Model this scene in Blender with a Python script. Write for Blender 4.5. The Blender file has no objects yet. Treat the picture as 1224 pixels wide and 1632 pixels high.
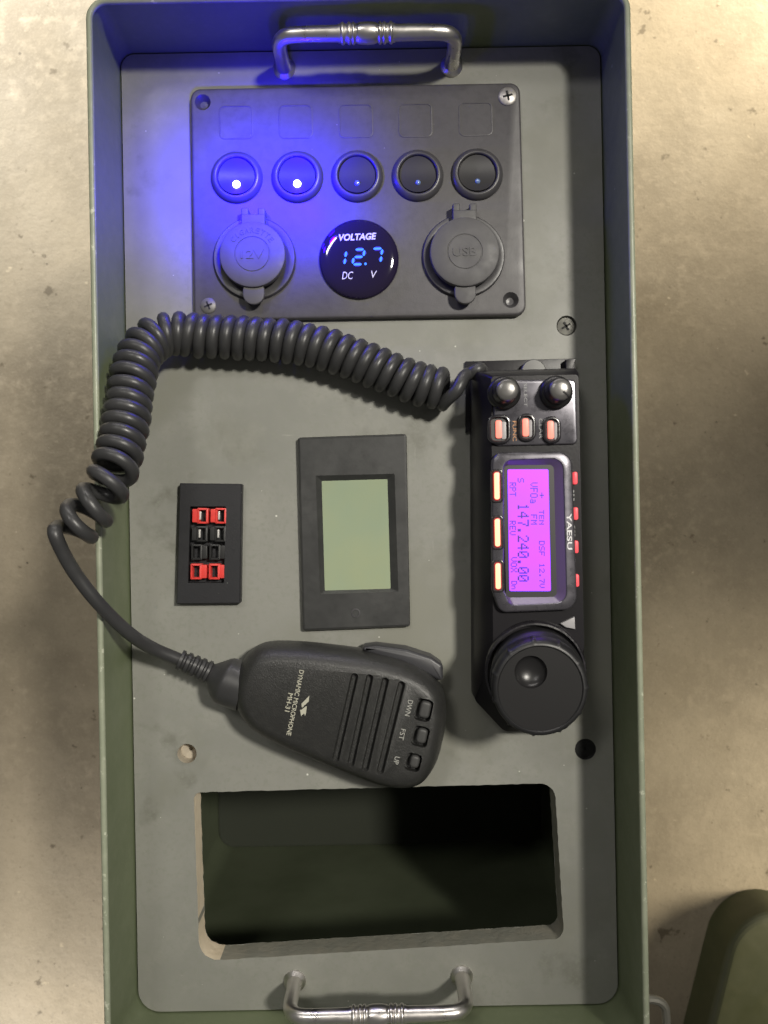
import bpy, bmesh, math, random
from mathutils import Vector, Matrix
random.seed(7)
R = math.radians
sc = bpy.context.scene
COL = sc.collection
S = 0.001                      # everything below is in millimetres
H, F = 377.0, 1320.0           # lens height over the painted panel (z = 0); focal length in photo pixels

# ------------------------------------------------------------------ camera, world, lamps
cam = bpy.data.cameras.new('camera'); camo = bpy.data.objects.new('camera', cam); COL.objects.link(camo)
camo.location = (0, 0, H*S); cam.sensor_fit = 'VERTICAL'; cam.sensor_height = 36; cam.sensor_width = 27
cam.lens = 36*F/1632; cam.clip_start = 0.01; cam.clip_end = 100
cam.dof.use_dof = True; cam.dof.focus_distance = 0.362; cam.dof.aperture_fstop = 13
sc.camera = camo
sc.view_settings.view_transform = 'Standard'; sc.view_settings.look = 'None'
sc.view_settings.exposure = 0; sc.view_settings.gamma = 1
w = bpy.data.worlds.new('World'); sc.world = w; w.use_nodes = True
w.node_tree.nodes['Background'].inputs[0].default_value = (1.0, 0.97, 0.90, 1)
w.node_tree.nodes['Background'].inputs[1].default_value = 0.12

def area(name, loc, target, power, sx, sy, col=(1, 0.95, 0.85)):
    l = bpy.data.lights.new(name, 'AREA'); l.shape = 'RECTANGLE'; l.size = sx; l.size_y = sy
    l.energy = power; l.color = col
    o = bpy.data.objects.new(name, l); COL.objects.link(o); o.location = loc
    d = Vector(target) - Vector(loc); o.rotation_euler = d.to_track_quat('-Z', 'Y').to_euler()
    return o
def spot(name, loc, target, power, half, blend, soft, col):
    l = bpy.data.lights.new(name, 'SPOT'); l.spot_size = R(2*half); l.spot_blend = blend; l.shadow_soft_size = soft
    l.energy = power; l.color = col
    o = bpy.data.objects.new(name, l); COL.objects.link(o); o.location = loc
    o.rotation_euler = (Vector(target) - Vector(loc)).to_track_quat('-Z', 'Y').to_euler()
    return o
spot('ceiling_lamp', (0.92, 0.62, 2.0), (-0.055, -0.012, 0), 206, 8.4, 0.8, 0.12, (1, 0.95, 0.85))
area('ceiling_strip', (-0.75, 1.1, 2.1), (0, 0, 0), 9, 0.5, 0.12, (1, 0.97, 0.92))
area('highlight_strip', (-0.1, 1.9, 0.50), (0, 0, 0), 12, 1.5, 0.22, (1, 0.95, 0.90))  # unseen low strip, added for the highlight along the handle bar
spot('floor_fill', (-0.48, 0.58, 0.03), (-0.27, 0.37, -0.19), 60, 33, 1.0, 0.08, (1, 0.97, 0.90))  # four unseen spots, added below rim height to brighten the floor only
spot('floor_fill', (0.50, 0.60, 0.03), (0.30, 0.42, -0.19), 76, 29, 1.0, 0.08, (1, 0.88, 0.67))
spot('floor_fill', (-0.46, -0.70, 0.03), (-0.26, -0.48, -0.19), 44, 29, 1.0, 0.08, (1, 0.94, 0.84))
spot('floor_fill', (0.58, -0.20, 0.03), (0.31, -0.25, -0.19), 20, 34, 1.0, 0.08, (1, 0.89, 0.68))

# ------------------------------------------------------------------ materials
def M(name, col, rough=0.5, metal=0.0, mott=None, bump=None, specks=None, spec=0.5, emit=None, coat=0.0, wear=None, aniso=None):
    m = bpy.data.materials.new(name); m.use_nodes = True
    nt = m.node_tree; N = nt.nodes; L = nt.links; b = N['Principled BSDF']
    b.inputs['Base Color'].default_value = (*col, 1); b.inputs['Roughness'].default_value = rough
    b.inputs['Metallic'].default_value = metal; b.inputs['Specular IOR Level'].default_value = spec
    b.inputs['Coat Weight'].default_value = coat
    tc = N.new('ShaderNodeTexCoord')
    def noise(scale, detail=4, rgh=0.6, stretch=None):
        n = N.new('ShaderNodeTexNoise'); n.inputs['Scale'].default_value = scale
        n.inputs['Detail'].default_value = detail; n.inputs['Roughness'].default_value = rgh
        if stretch:
            mp = N.new('ShaderNodeMapping'); mp.inputs['Scale'].default_value = stretch
            L.new(tc.outputs['Object'], mp.inputs[0]); L.new(mp.outputs[0], n.inputs['Vector'])
        else: L.new(tc.outputs['Object'], n.inputs['Vector'])
        return n.outputs['Fac']
    def ramp(sock, a, bb):
        r = N.new('ShaderNodeMapRange'); r.inputs['From Min'].default_value = a; r.inputs['From Max'].default_value = bb
        L.new(sock, r.inputs['Value']); return r.outputs['Result']
    def mix(fac, A, Bc):
        x = N.new('ShaderNodeMix'); x.data_type = 'RGBA'
        L.new(fac, x.inputs['Factor'])
        for s, v in ((x.inputs[6], A), (x.inputs[7], Bc)):
            if isinstance(v, tuple): s.default_value = (*v, 1)
            else: L.new(v, s)
        return x.outputs[2]
    c = col
    for q in (mott or []):                    # (scale, other colour, lo, hi)
        c = mix(ramp(noise(q[0], 5, 0.62, q[4] if len(q) > 4 else None), q[2], q[3]), c, q[1])
    for q in (specks or []):                  # (scale, colour, radius)
        v = N.new('ShaderNodeTexVoronoi'); v.inputs['Scale'].default_value = q[0]; L.new(tc.outputs['Object'], v.inputs['Vector'])
        wn = N.new('ShaderNodeTexWhiteNoise'); L.new(v.outputs['Position'], wn.inputs['Vector'])
        th = N.new('ShaderNodeMath'); th.operation = 'MULTIPLY'; L.new(wn.outputs['Value'], th.inputs[0]); th.inputs[1].default_value = q[2]
        lt = N.new('ShaderNodeMath'); lt.operation = 'LESS_THAN'; L.new(v.outputs['Distance'], lt.inputs[0]); L.new(th.outputs[0], lt.inputs[1])
        c = mix(lt.outputs[0], c, q[1])
    if wear:                                  # (scale, colour, lo, hi)
        c = mix(ramp(noise(wear[0], 6, 0.7), wear[2], wear[3]), c, wear[1])
    if not isinstance(c, tuple): L.new(c, b.inputs['Base Color'])
    if mott:
        rr = N.new('ShaderNodeMapRange'); rr.inputs['To Min'].default_value = max(0.03, rough-0.08); rr.inputs['To Max'].default_value = min(1, rough+0.08)
        rr.inputs['From Min'].default_value = 0.3; rr.inputs['From Max'].default_value = 0.7
        L.new(noise(mott[0][0]*2.3, 4), rr.inputs['Value']); L.new(rr.outputs[0], b.inputs['Roughness'])
    if bump:                                  # list of (scale, distance mm)
        prev = None
        for q in bump:
            bp = N.new('ShaderNodeBump'); bp.inputs['Strength'].default_value = 1.0; bp.inputs['Distance'].default_value = q[1]*S
            L.new(noise(q[0], 3, 0.6), bp.inputs['Height'])
            if prev: L.new(prev, bp.inputs['Normal'])
            prev = bp.outputs['Normal']
        L.new(prev, b.inputs['Normal'])
    if emit:
        b.inputs['Emission Color'].default_value = (*emit[0], 1); b.inputs['Emission Strength'].default_value = emit[1]
    return m

m_floor = M('concrete', (0.190, 0.160, 0.112), 0.75,
            mott=[(4.5, (0.120, 0.098, 0.066), 0.42, 0.64), (13, (0.225, 0.190, 0.136), 0.50, 0.72), (30, (0.130, 0.107, 0.072), 0.54, 0.74), (120, (0.205, 0.172, 0.122), 0.5, 0.72), (420, (0.150, 0.125, 0.087), 0.54, 0.74), (900, (0.23, 0.195, 0.14), 0.56, 0.76), (75, (0.085, 0.066, 0.040), 0.665, 0.70), (110, (0.30, 0.255, 0.18), 0.69, 0.74), (170, (0.075, 0.058, 0.036), 0.69, 0.73)],
            specks=[(40, (0.060, 0.046, 0.028), 0.060), (95, (0.10, 0.08, 0.05), 0.055), (180, (0.32, 0.28, 0.21), 0.05)], bump=[(30, 0.4), (220, 0.25), (700, 0.14)])
m_paint = M('olive_paint', (0.150, 0.178, 0.100), 0.45, mott=[(22, (0.135, 0.162, 0.090), 0.4, 0.65), (300, (0.165, 0.192, 0.112), 0.5, 0.8)],
            bump=[(900, 0.03), (60, 0.08)], specks=[(45, (0.34, 0.34, 0.27), 0.035)])
m_inside = M('inside_paint_shade', (0.085, 0.100, 0.060), 0.6, mott=[(22, (0.070, 0.084, 0.048), 0.4, 0.65)])  # box paint darkened for the shade below the board
m_rim = M('worn_olive_edge', (0.26, 0.285, 0.205), 0.40, wear=(240, (0.52, 0.53, 0.42), 0.60, 0.66), mott=[(70, (0.32, 0.34, 0.25), 0.45, 0.65)], bump=[(500, 0.05)])
m_lid = M('dark_olive_paint', (0.033, 0.036, 0.013), 0.55, mott=[(20, (0.028, 0.032, 0.011), 0.4, 0.65), (90, (0.040, 0.042, 0.017), 0.5, 0.75), (340, (0.06, 0.06, 0.03), 0.66, 0.74)], bump=[(700, 0.03)])
m_panel = M('grey_green_board', (0.240, 0.240, 0.214), 0.50,
            mott=[(14, (0.205, 0.207, 0.184), 0.42, 0.62), (45, (0.262, 0.260, 0.230), 0.5, 0.75), (26, (0.168, 0.168, 0.142), 0.60, 0.68), (500, (0.215, 0.220, 0.188), 0.5, 0.7), (260, (0.31, 0.31, 0.275), 0.70, 0.76, (1, 0.10, 1)), (240, (0.30, 0.30, 0.265), 0.71, 0.77, (0.12, 0.9, 1)), (7, (0.205, 0.205, 0.170), 0.52, 0.64)],
            specks=[(60, (0.60, 0.60, 0.54), 0.042), (130, (0.52, 0.52, 0.46), 0.050)], bump=[(700, 0.03), (40, 0.06)])
m_wood = M('bare_wood', (0.74, 0.64, 0.48), 0.8, mott=[(70, (0.64, 0.54, 0.39), 0.45, 0.7), (300, (0.72, 0.62, 0.47), 0.5, 0.75)], bump=[(400, 0.3)])
m_wood2 = M('dusty_wood', (0.42, 0.37, 0.29), 0.85, mott=[(200, (0.33, 0.29, 0.22), 0.45, 0.7)], bump=[(500, 0.25)])
m_edge = M('painted_cut_edge', (0.235, 0.235, 0.195), 0.8, mott=[(90, (0.29, 0.275, 0.22), 0.42, 0.7)], bump=[(350, 0.35)])
m_plate = M('grained_black_plastic', (0.068, 0.064, 0.068), 0.44, mott=[(18, (0.082, 0.078, 0.080), 0.45, 0.7), (260, (0.057, 0.054, 0.057), 0.45, 0.75)],
            bump=[(1500, 0.035), (500, 0.03)], specks=[(95, (0.16, 0.15, 0.15), 0.03)])
m_ring = M('satin_black_plastic', (0.060, 0.058, 0.062), 0.38, mott=[(120, (0.05, 0.048, 0.052), 0.45, 0.7)], bump=[(900, 0.02)])
m_rock = M('smooth_black_rocker', (0.035, 0.034, 0.037), 0.30)
m_cap = M('matt_grey_rubber', (0.085, 0.083, 0.086), 0.58, mott=[(90, (0.075, 0.072, 0.076), 0.45, 0.7)], bump=[(1200, 0.02)])
m_deepshade = M('deep_shade', (0.024, 0.028, 0.018), 0.8)  # shade of the box floor, put into the colour
m_dark = M('dark_gap', (0.012, 0.012, 0.012), 0.7)
m_steel = M('brushed_nickel', (0.75, 0.72, 0.69), 0.33, 1.0, mott=[(60, (0.66, 0.635, 0.61), 0.4, 0.7)])
m_screw = M('zinc_screw', (0.46, 0.44, 0.42), 0.42, 0.75, mott=[(400, (0.34, 0.32, 0.30), 0.45, 0.7)])
m_latch = M('dull_grey_steel', (0.16, 0.155, 0.13), 0.5, 0.4)
m_tab = M('dull_black_tab', (0.085, 0.085, 0.082), 0.4, 0.3)
m_blackscrew = M('black_screw', (0.07, 0.068, 0.06), 0.4, 0.5, mott=[(400, (0.1, 0.1, 0.085), 0.45, 0.7)])
m_led_off = M('clear_led', (0.16, 0.24, 0.46), 0.10, spec=0.8)
m_led_on = M('lit_led', (0.3, 0.4, 1), 0.2, emit=((0.75, 0.80, 1.0), 9.0))
m_lens = M('dark_lens', (0.013, 0.008, 0.030), 0.07, coat=0.6)
m_white = M('white_print', (0.72, 0.71, 0.72), 0.5)
m_cream = M('cream_print', (0.42, 0.41, 0.33), 0.55)
m_dimprint2 = M('grey_print', (0.36, 0.36, 0.33), 0.55)
m_dimprint = M('faded_print', (0.30, 0.30, 0.30), 0.55)
m_orangeprint = M('orange_print', (0.55, 0.26, 0.10), 0.5)
m_digit = M('lit_digit', (0.02, 0.1, 0.3), 0.3, emit=((0.025, 0.14, 1.0), 2.6))
m_halo = M('blue_halo', (0.01, 0.01, 0.04), 0.3, emit=((0.03, 0.0, 0.80), 0.75))  # painted halo: glowing slabs under the voltmeter digits
m_meter = M('charcoal_plastic', (0.035, 0.0355, 0.035), 0.40, mott=[(40, (0.045, 0.0455, 0.044), 0.45, 0.68), (300, (0.031, 0.0315, 0.031), 0.45, 0.7)], bump=[(1300, 0.02)])
m_glass_green = M('green_display_glass', (0.285, 0.345, 0.240), 0.20, mott=[(25, (0.305, 0.350, 0.225), 0.4, 0.65)])
m_print3d = M('printed_black_plastic', (0.015, 0.015, 0.017), 0.45, mott=[(900, (0.023, 0.023, 0.026), 0.45, 0.7, (1, 9, 1))], bump=[(1500, 0.05)],
              specks=[(260, (0.24, 0.26, 0.24), 0.05)])
m_red = M('red_plastic', (0.72, 0.055, 0.045), 0.40, mott=[(500, (0.60, 0.045, 0.04), 0.45, 0.7)])
m_blk = M('black_plastic', (0.020, 0.020, 0.020), 0.42)
m_contact = M('silver_contact', (0.88, 0.86, 0.82), 0.30, 0.6)
m_radio = M('gloss_black_plastic', (0.014, 0.013, 0.016), 0.22, mott=[(200, (0.024, 0.022, 0.025), 0.45, 0.7)], bump=[(900, 0.02), (80, 0.06)])
m_radiob = M('black_case_metal', (0.011, 0.010, 0.012), 0.34, spec=0.22, bump=[(800, 0.03)])
m_bezel = M('dark_silver_bezel', (0.115, 0.11, 0.125), 0.30, 0.6, mott=[(90, (0.08, 0.077, 0.09), 0.42, 0.7)])
m_recess = M('violet_spill_tint', (0.10, 0.07, 0.15), 0.22)  # violet base colour stands in for spill from the lit screen
m_knob = M('satin_knob', (0.017, 0.0165, 0.017), 0.32, 0.1, bump=[(1500, 0.012)])
m_knobtop = M('knob_top_sheen', (0.15, 0.145, 0.14), 0.30, 0.5)  # lighter grey put in for light reflected off the small knobs
m_micbtn = M('grey_rubber_key', (0.05, 0.05, 0.049), 0.5)
m_rubber = M('black_rubber', (0.013, 0.013, 0.014), 0.42, bump=[(900, 0.03)])
m_cord = M('cord_rubber', (0.034, 0.034, 0.035), 0.40, mott=[(60, (0.043, 0.043, 0.044), 0.45, 0.7)], bump=[(700, 0.02)])
m_mic = M('grained_mic_plastic', (0.024, 0.024, 0.023), 0.38, mott=[(300, (0.030, 0.030, 0.028), 0.45, 0.7)], bump=[(1300, 0.13), (2600, 0.05)])
m_ptt = M('grey_mic_key', (0.036, 0.036, 0.040), 0.42)
m_screen = M('lit_magenta_screen', (0.05, 0.01, 0.06), 0.25, emit=((0.80, 0.105, 1.9), 1.0))
def backlight(m):                             # uneven backlight: tint drifts at random between violet and pink
    nt = m.node_tree; N = nt.nodes; L = nt.links; b = N['Principled BSDF']
    tc = N.new('ShaderNodeTexCoord'); n = N.new('ShaderNodeTexNoise'); n.inputs['Scale'].default_value = 38
    n.inputs['Detail'].default_value = 1; L.new(tc.outputs['Object'], n.inputs['Vector'])
    r = N.new('ShaderNodeValToRGB'); r.color_ramp.elements[0].position = 0.32; r.color_ramp.elements[1].position = 0.7
    r.color_ramp.elements[0].color = (0.74, 0.12, 4.0, 1); r.color_ramp.elements[1].color = (0.92, 0.10, 3.2, 1)
    L.new(n.outputs['Fac'], r.inputs[0]); L.new(r.outputs[0], b.inputs['Emission Color'])
backlight(m_screen)
m_pixel = M('lcd_pixel', (0.03, 0.01, 0.05), 0.4, emit=((0.10, 0.004, 0.30), 0.62))
m_orange = M('lit_orange_key', (0.8, 0.4, 0.25), 0.4, emit=((1.0, 0.55, 0.30), 1.15))
m_redrim = M('red_translucent_rim', (0.30, 0.012, 0.012), 0.3, emit=((0.5, 0.02, 0.03), 0.35))
m_redkey = M('lit_red_key', (0.5, 0.05, 0.06), 0.4, emit=((0.9, 0.085, 0.10), 0.80))
m_coralkey = M('lit_coral_key', (0.7, 0.2, 0.15), 0.4, emit=((1.0, 0.23, 0.17), 0.90))
m_slotgrey = M('grey_key_face', (0.34, 0.33, 0.34), 0.4)

# ------------------------------------------------------------------ geometry helpers
def P(px, py, z=0.0):
    k = (H-z)/F
    return Vector(((px-612)*k, (816-py)*k, z))
def K(z): return (H-z)/F                      # mm per photo pixel at height z
TILT = R(1.05)                                # the box lies turned by about one degree

class MB:
    def __init__(s): s.bm = bmesh.new(); s.mi = 0
    def face(s, vs):
        try:
            f = s.bm.faces.new(vs); f.material_index = s.mi; return f
        except ValueError: return None
    def loft(s, loops, cap0=True, cap1=True, closed=False):
        rings = [[s.bm.verts.new(p) for p in lp] for lp in loops]
        pairs = list(zip(rings[:-1], rings[1:]))
        if closed: pairs.append((rings[-1], rings[0]))
        for a, b in pairs:
            n = len(a)
            for i in range(n): s.face((a[i], a[(i+1) % n], b[(i+1) % n], b[i]))
        if cap0 and not closed: s.face(list(reversed(rings[0])))
        if cap1 and not closed: s.face(rings[-1])
        return rings
    def lathe(s, prof, c=(0, 0, 0), n=48, mat=None, cap0=True, cap1=True):
        loops = []
        for r, z in prof:
            lp = [Vector((max(r, 1e-4)*math.cos(2*math.pi*i/n), max(r, 1e-4)*math.sin(2*math.pi*i/n), z)) for i in range(n)]
            if mat: lp = [mat @ p for p in lp]
            loops.append([p + Vector(c) for p in lp])
        return s.loft(loops, cap0, cap1)
    def tube(s, pts, rad, n=12, cap=True, flat=1.0):
        pts = [Vector(p) for p in pts]; m = len(pts)
        if not hasattr(rad, '__len__'): rad = [rad]*m
        tang = []
        for i in range(m):
            t = (pts[min(i+1, m-1)] - pts[max(i-1, 0)]); tang.append(t.normalized())
        up = Vector((0, 0, 1)) if abs(tang[0].z) < 0.9 else Vector((0, 1, 0))
        nrm = (up - tang[0]*up.dot(tang[0])).normalized(); loops = []
        for i in range(m):
            nrm = (nrm - tang[i]*nrm.dot(tang[i])).normalized(); bi = tang[i].cross(nrm)
            loops.append([pts[i] + rad[i]*(math.cos(2*math.pi*k/n)*nrm*flat + math.sin(2*math.pi*k/n)*bi) for k in range(n)])
        s.loft(loops, cap, cap)
    def box(s, c, sx, sy, sz, rot=0.0, bev=0.0):
        lp = rrect(c[0], c[1], sx, sy, max(bev, 0.01), rot, 2 if bev else 1)
        slab(s, lp, c[2]-sz/2, c[2]+sz/2, bev)
    def add_mesh(s, me, mat):
        b2 = bmesh.new(); b2.from_mesh(me); b2.transform(mat)
        tmp = bpy.data.meshes.new('t'); b2.to_mesh(tmp); b2.free(); s.bm.from_mesh(tmp); bpy.data.meshes.remove(tmp)
    def obj(s, name, mat, parent=None, angle=35):
        bm = s.bm
        bmesh.ops.remove_doubles(bm, verts=bm.verts, dist=1e-5)
        bmesh.ops.recalc_face_normals(bm, faces=bm.faces)
        off = parent['_o'] if parent is not None else Vector((0, 0, 0))
        off = Vector(off)
        for v in bm.verts: v.co = (v.co - off)*S
        a = R(angle)
        for f in bm.faces: f.smooth = True
        for e in bm.edges:
            e.smooth = not (len(e.link_faces) == 2 and e.calc_face_angle(0) > a)
        me = bpy.data.meshes.new(name); bm.to_mesh(me); bm.free()
        for x in (mat if isinstance(mat, (list, tuple)) else [mat]): me.materials.append(x)
        o = bpy.data.objects.new(name, me); COL.objects.link(o)
        if parent is not None:
            base = parent
            o.parent = base
            if parent.type == 'MESH': pass
        o['_o'] = tuple(off)
        return o

def thing(name, label, cat, c=(0, 0, 0), group=None):
    o = bpy.data.objects.new(name, None); COL.objects.link(o); o.location = Vector(c)*S; o.empty_display_size = 0.01
    o['label'] = label; o['category'] = cat; o['_o'] = tuple(c)
    if group: o['group'] = group
    return o

def fillet(pts, r, n=6):
    """round the corners of a polygon (list of Vectors, one z)"""
    out = []; m = len(pts)
    for i in range(m):
        p0, p, p1 = pts[i-1], pts[i], pts[(i+1) % m]
        rr = r[i] if hasattr(r, '__len__') else r
        a = (p0-p); b = (p1-p); la, lb = a.length, b.length; a = a/la; b = b/lb
        ang = a.angle(b); d = min(rr/math.tan(ang/2), la*0.49, lb*0.49); rr = d*math.tan(ang/2)
        c = p + (a+b).normalized()*(rr/math.sin(ang/2))
        s0 = p + a*d - c; s1 = p + b*d - c
        tot = s0.angle(s1) if s0.length > 1e-9 else 0
        ax = s0.cross(s1); ax = ax.normalized() if ax.length > 1e-12 else Vector((0, 0, 1))
        for k in range(n+1): out.append(c + Matrix.Rotation(tot*k/n, 3, ax) @ s0)
    return out
def rrect(cx, cy, w, h, r, rot=0.0, n=5, z=0.0):
    q = [Vector((-w/2, h/2, 0)), Vector((w/2, h/2, 0)), Vector((w/2, -h/2, 0)), Vector((-w/2, -h/2, 0))]
    m = Matrix.Rotation(rot, 3, 'Z')
    return fillet([m @ p + Vector((cx, cy, z)) for p in q], r, n)
def pxpoly(pts, z, r=0.0, n=5):
    v = [P(x, y, z) for x, y in pts]
    return fillet(v, r, n) if r else v
def area2(lp): return sum(lp[i-1].x*lp[i].y - lp[i].x*lp[i-1].y for i in range(len(lp)))/2
def inset(lp, d, z=None):
    """move a closed loop inwards by d"""
    sg = 1 if area2(lp) > 0 else -1; m = len(lp); out = []
    for i in range(m):
        j, k = i-1, (i+1) % m
        e0 = (lp[i]-lp[j]); e1 = (lp[k]-lp[i]); e0.z = e1.z = 0
        if e0.length < 1e-6: e0 = e1
        if e1.length < 1e-6: e1 = e0
        n0 = Vector((-e0.y, e0.x, 0)).normalized()*sg; n1 = Vector((-e1.y, e1.x, 0)).normalized()*sg
        b = (n0+n1); b = b.normalized() if b.length > 1e-6 else n0
        s = d/max(0.35, b.dot(n0)); p = lp[i] + b*s
        out.append(Vector((p.x, p.y, lp[i].z if z is None else z)))
    return out
def setz(lp, z): return [Vector((p.x, p.y, z)) for p in lp]
def slab(mb, lp, z0, z1, bev=0.0, n=3):
    loops = [setz(lp, z0)]
    if bev:
        for k in range(n+1):
            a = math.pi/2*k/n; loops.append(inset(lp, bev*(1-math.cos(a)), z1-bev*(1-math.sin(a))))
    else: loops.append(setz(lp, z1))
    return mb.loft(loops)
def frame(mb, outer, inner, z0, z1, bev=0.0, inner_z0=None):
    zi = z0 if inner_z0 is None else inner_z0
    loops = [setz(outer, z0), setz(outer, z1-bev)]
    if bev: loops += [inset(outer, bev*0.3, z1-bev*0.3), inset(outer, bev, z1)]
    if bev: loops += [inset(inner, -bev*0.6, z1), inset(inner, 0, z1-bev*0.6)]
    else: loops += [setz(inner, z1)]
    loops += [setz(inner, zi)]
    mb.loft(loops, closed=True)
def fill_with_holes(mb, outer, holes, z):
    bm = mb.bm; es = []
    for lp in [outer]+holes:
        vs = [bm.verts.new((p.x, p.y, z)) for p in lp]
        for i in range(len(vs)): es.append(bm.edges.new((vs[i-1], vs[i])))
    r = bmesh.ops.triangle_fill(bm, use_beauty=True, use_dissolve=False, edges=es)
    for g in r['geom']:
        if isinstance(g, bmesh.types.BMFace): g.material_index = mb.mi
def circ(c, r, n=32, z=None):
    return [Vector((c[0]+r*math.cos(2*math.pi*i/n), c[1]+r*math.sin(2*math.pi*i/n), c[2] if z is None else z)) for i in range(n)]
def catmull(pts, per=10, closed=False):
    pts = [Vector(p) for p in pts]; out = []; m = len(pts)
    rng = range(m) if closed else range(m-1)
    for i in rng:
        if closed: p0, p1, p2, p3 = pts[i-1], pts[i], pts[(i+1) % m], pts[(i+2) % m]
        else:
            p1, p2 = pts[i], pts[i+1]; p0 = pts[i-1] if i else 2*p1-p2; p3 = pts[i+2] if i+2 < m else 2*p2-p1
        for k in range(per):
            t = k/per
            out.append(0.5*((2*p1) + (p2-p0)*t + (2*p0-5*p1+4*p2-p3)*t*t + (3*p1-p0-3*p2+p3)*t**3))
    if not closed: out.append(pts[-1])
    return out
def text_mesh(s, shear=0.0, ext=0.0, bold=0.0):
    c = bpy.data.curves.new('t', 'FONT'); c.body = s; c.size = 1; c.shear = shear; c.offset = bold; c.resolution_u = 3
    o = bpy.data.objects.new('t', c); COL.objects.link(o)
    dg = bpy.context.evaluated_depsgraph_get(); dg.update()
    me = bpy.data.meshes.new_from_object(o.evaluated_get(dg))
    bpy.data.objects.remove(o); bpy.data.curves.remove(c)
    return me
def text(mb, s, c, w, h, rot=0.0, shear=0.0, thick=0.12, bold=0.0):
    """lettering of width w and height h (mm) centred on c, reading in direction rot"""
    me = text_mesh(s, shear, bold=bold); xs = [v.co.x for v in me.vertices]; ys = [v.co.y for v in me.vertices]
    x0, x1, y0, y1 = min(xs), max(xs), min(ys), max(ys)
    m = Matrix.Translation(Vector(c)) @ Matrix.Rotation(rot, 4, 'Z') @ Matrix.Diagonal((w/(x1-x0), h/(y1-y0), 1, 1)) @ Matrix.Translation((-(x0+x1)/2, -(y0+y1)/2, 0))
    b2 = bmesh.new(); b2.from_mesh(me); b2.transform(m)
    if thick:
        r = bmesh.ops.extrude_face_region(b2, geom=list(b2.faces))
        for g in r['geom']:
            if isinstance(g, bmesh.types.BMVert): g.co.z += thick
    tmp = bpy.data.meshes.new('t2'); b2.to_mesh(tmp); b2.free(); mb.bm.from_mesh(tmp)
    bpy.data.meshes.remove(tmp); bpy.data.meshes.remove(me)
def boolean(o, cutter_mb):
    me = bpy.data.meshes.new('c'); bmesh.ops.recalc_face_normals(cutter_mb.bm, faces=cutter_mb.bm.faces)
    off = Vector(o['_o'])
    for v in cutter_mb.bm.verts: v.co = (v.co-off)*S
    cutter_mb.bm.to_mesh(me); cutter_mb.bm.free()
    c = bpy.data.objects.new('c', me); COL.objects.link(c); c.parent = o.parent
    md = o.modifiers.new('b', 'BOOLEAN'); md.object = c; md.operation = 'DIFFERENCE'; md.solver = 'EXACT'
    dg = bpy.context.evaluated_depsgraph_get(); dg.update()
    new = bpy.data.meshes.new_from_object(o.evaluated_get(dg)); o.modifiers.clear(); o.data = new
    bpy.data.objects.remove(c)
    b = bmesh.new(); b.from_mesh(new)
    for e in b.edges: e.smooth = not (len(e.link_faces) == 2 and e.calc_face_angle(0) > R(32))
    b.to_mesh(new); b.free()
def struct(o): o['kind'] = 'structure'; return o

# ------------------------------------------------------------------ floor
FZ = -192.0
mb = MB(); mb.loft([[Vector((x, y, FZ)) for x, y in ((-3000, -3000), (3000, -3000), (3000, 3000), (-3000, 3000))]], True, False)
struct(mb.obj('floor', m_floor))

# ------------------------------------------------------------------ the green metal box
PAN = [(193, 87), (956, 73), (985, 1599), (221, 1613)]            # the inset board, in photo pixels
pan_loop = fillet([P(x, y) for x, y in PAN], [6, 6, 9, 10], 8)
in_loop = inset(pan_loop, -0.7)
out_loop = inset(in_loop, -1.6)
RIM = 37.0
box = thing('metal_box', 'open olive green steel box standing on the concrete floor', 'metal box', (0, 0, FZ))
mb = MB(); mb.loft([setz(out_loop, FZ+0.5), setz(out_loop, RIM), setz(in_loop, RIM), setz(in_loop, -15)], True, False)
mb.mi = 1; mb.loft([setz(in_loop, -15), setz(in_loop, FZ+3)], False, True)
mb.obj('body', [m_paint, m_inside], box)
mb = MB(); slab(mb, inset(in_loop, 0.15), FZ+3.1, FZ+5.5, 0.5); mb.obj('bottom_shade', m_deepshade, box)  # dark sheet added for the shade at the bottom of the box
mb = MB(); mid = inset(in_loop, -0.8); prof = []
for k in range(10):
    a = 2*math.pi*k/10; prof.append((1.35*math.cos(a), RIM-0.2+1.25*math.sin(a)))
mb.loft([inset(mid, -r, z) for r, z in prof], closed=True)
mb.obj('rim', m_rim, box, 60)
mb = MB(); mb.tube(catmull([(112, -211.5, 18), (117, -211.3, 18), (121.0, -213.5, 18), (122.3, -219, 18), (122.6, -240, 18), (122.6, -262, 18)], 6), 1.9, 10)
mb.obj('latch_loop', m_latch, box)

# the inset board
panel = thing('mounting_board', 'grey green painted board set into the box, cutout at its lower end', 'board', (0, 0, -13))
cut_px = [(311, 1264), (880, 1249), (892, 1300), (898, 1497), (330, 1531), (312, 1500)]
def wobble(lp, amp, seed):
    rnd = random.Random(seed); out = []
    for i in range(len(lp)):
        a, b = lp[i], lp[(i+1) % len(lp)]; n = max(1, int((b-a).length/2.5))
        for k in range(n):
            p = a.lerp(b, k/n); out.append(p + Vector((rnd.uniform(-amp, amp), rnd.uniform(-amp, amp), 0)))
    return out
cut_loop = fillet([P(x, y) for x, y in [(309, 1263), (884, 1248), (899, 1496), (318, 1532)]], [3, 7, 5, 9], 6)
cut_loop = wobble(cut_loop, 0.16, 3)
holes = {'empty': (P(298, 1201), 4.4), 'top': (P(903, 519), 4.6), 'low': (P(933, 1194), 4.8)}
mb = MB()
fill_with_holes(mb, pan_loop, [cut_loop]+[circ(c, r, 28) for c, r in holes.values()], 0)
fill_with_holes(mb, pan_loop, [cut_loop], -13)
mb.loft([setz(pan_loop, -13), setz(pan_loop, 0)], False, False)
mb.obj('sheet', m_panel, panel)
mb = MB(); n = len(cut_loop)
a = [mb.bm.verts.new((p.x, p.y, -0.01)) for p in cut_loop]
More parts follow.
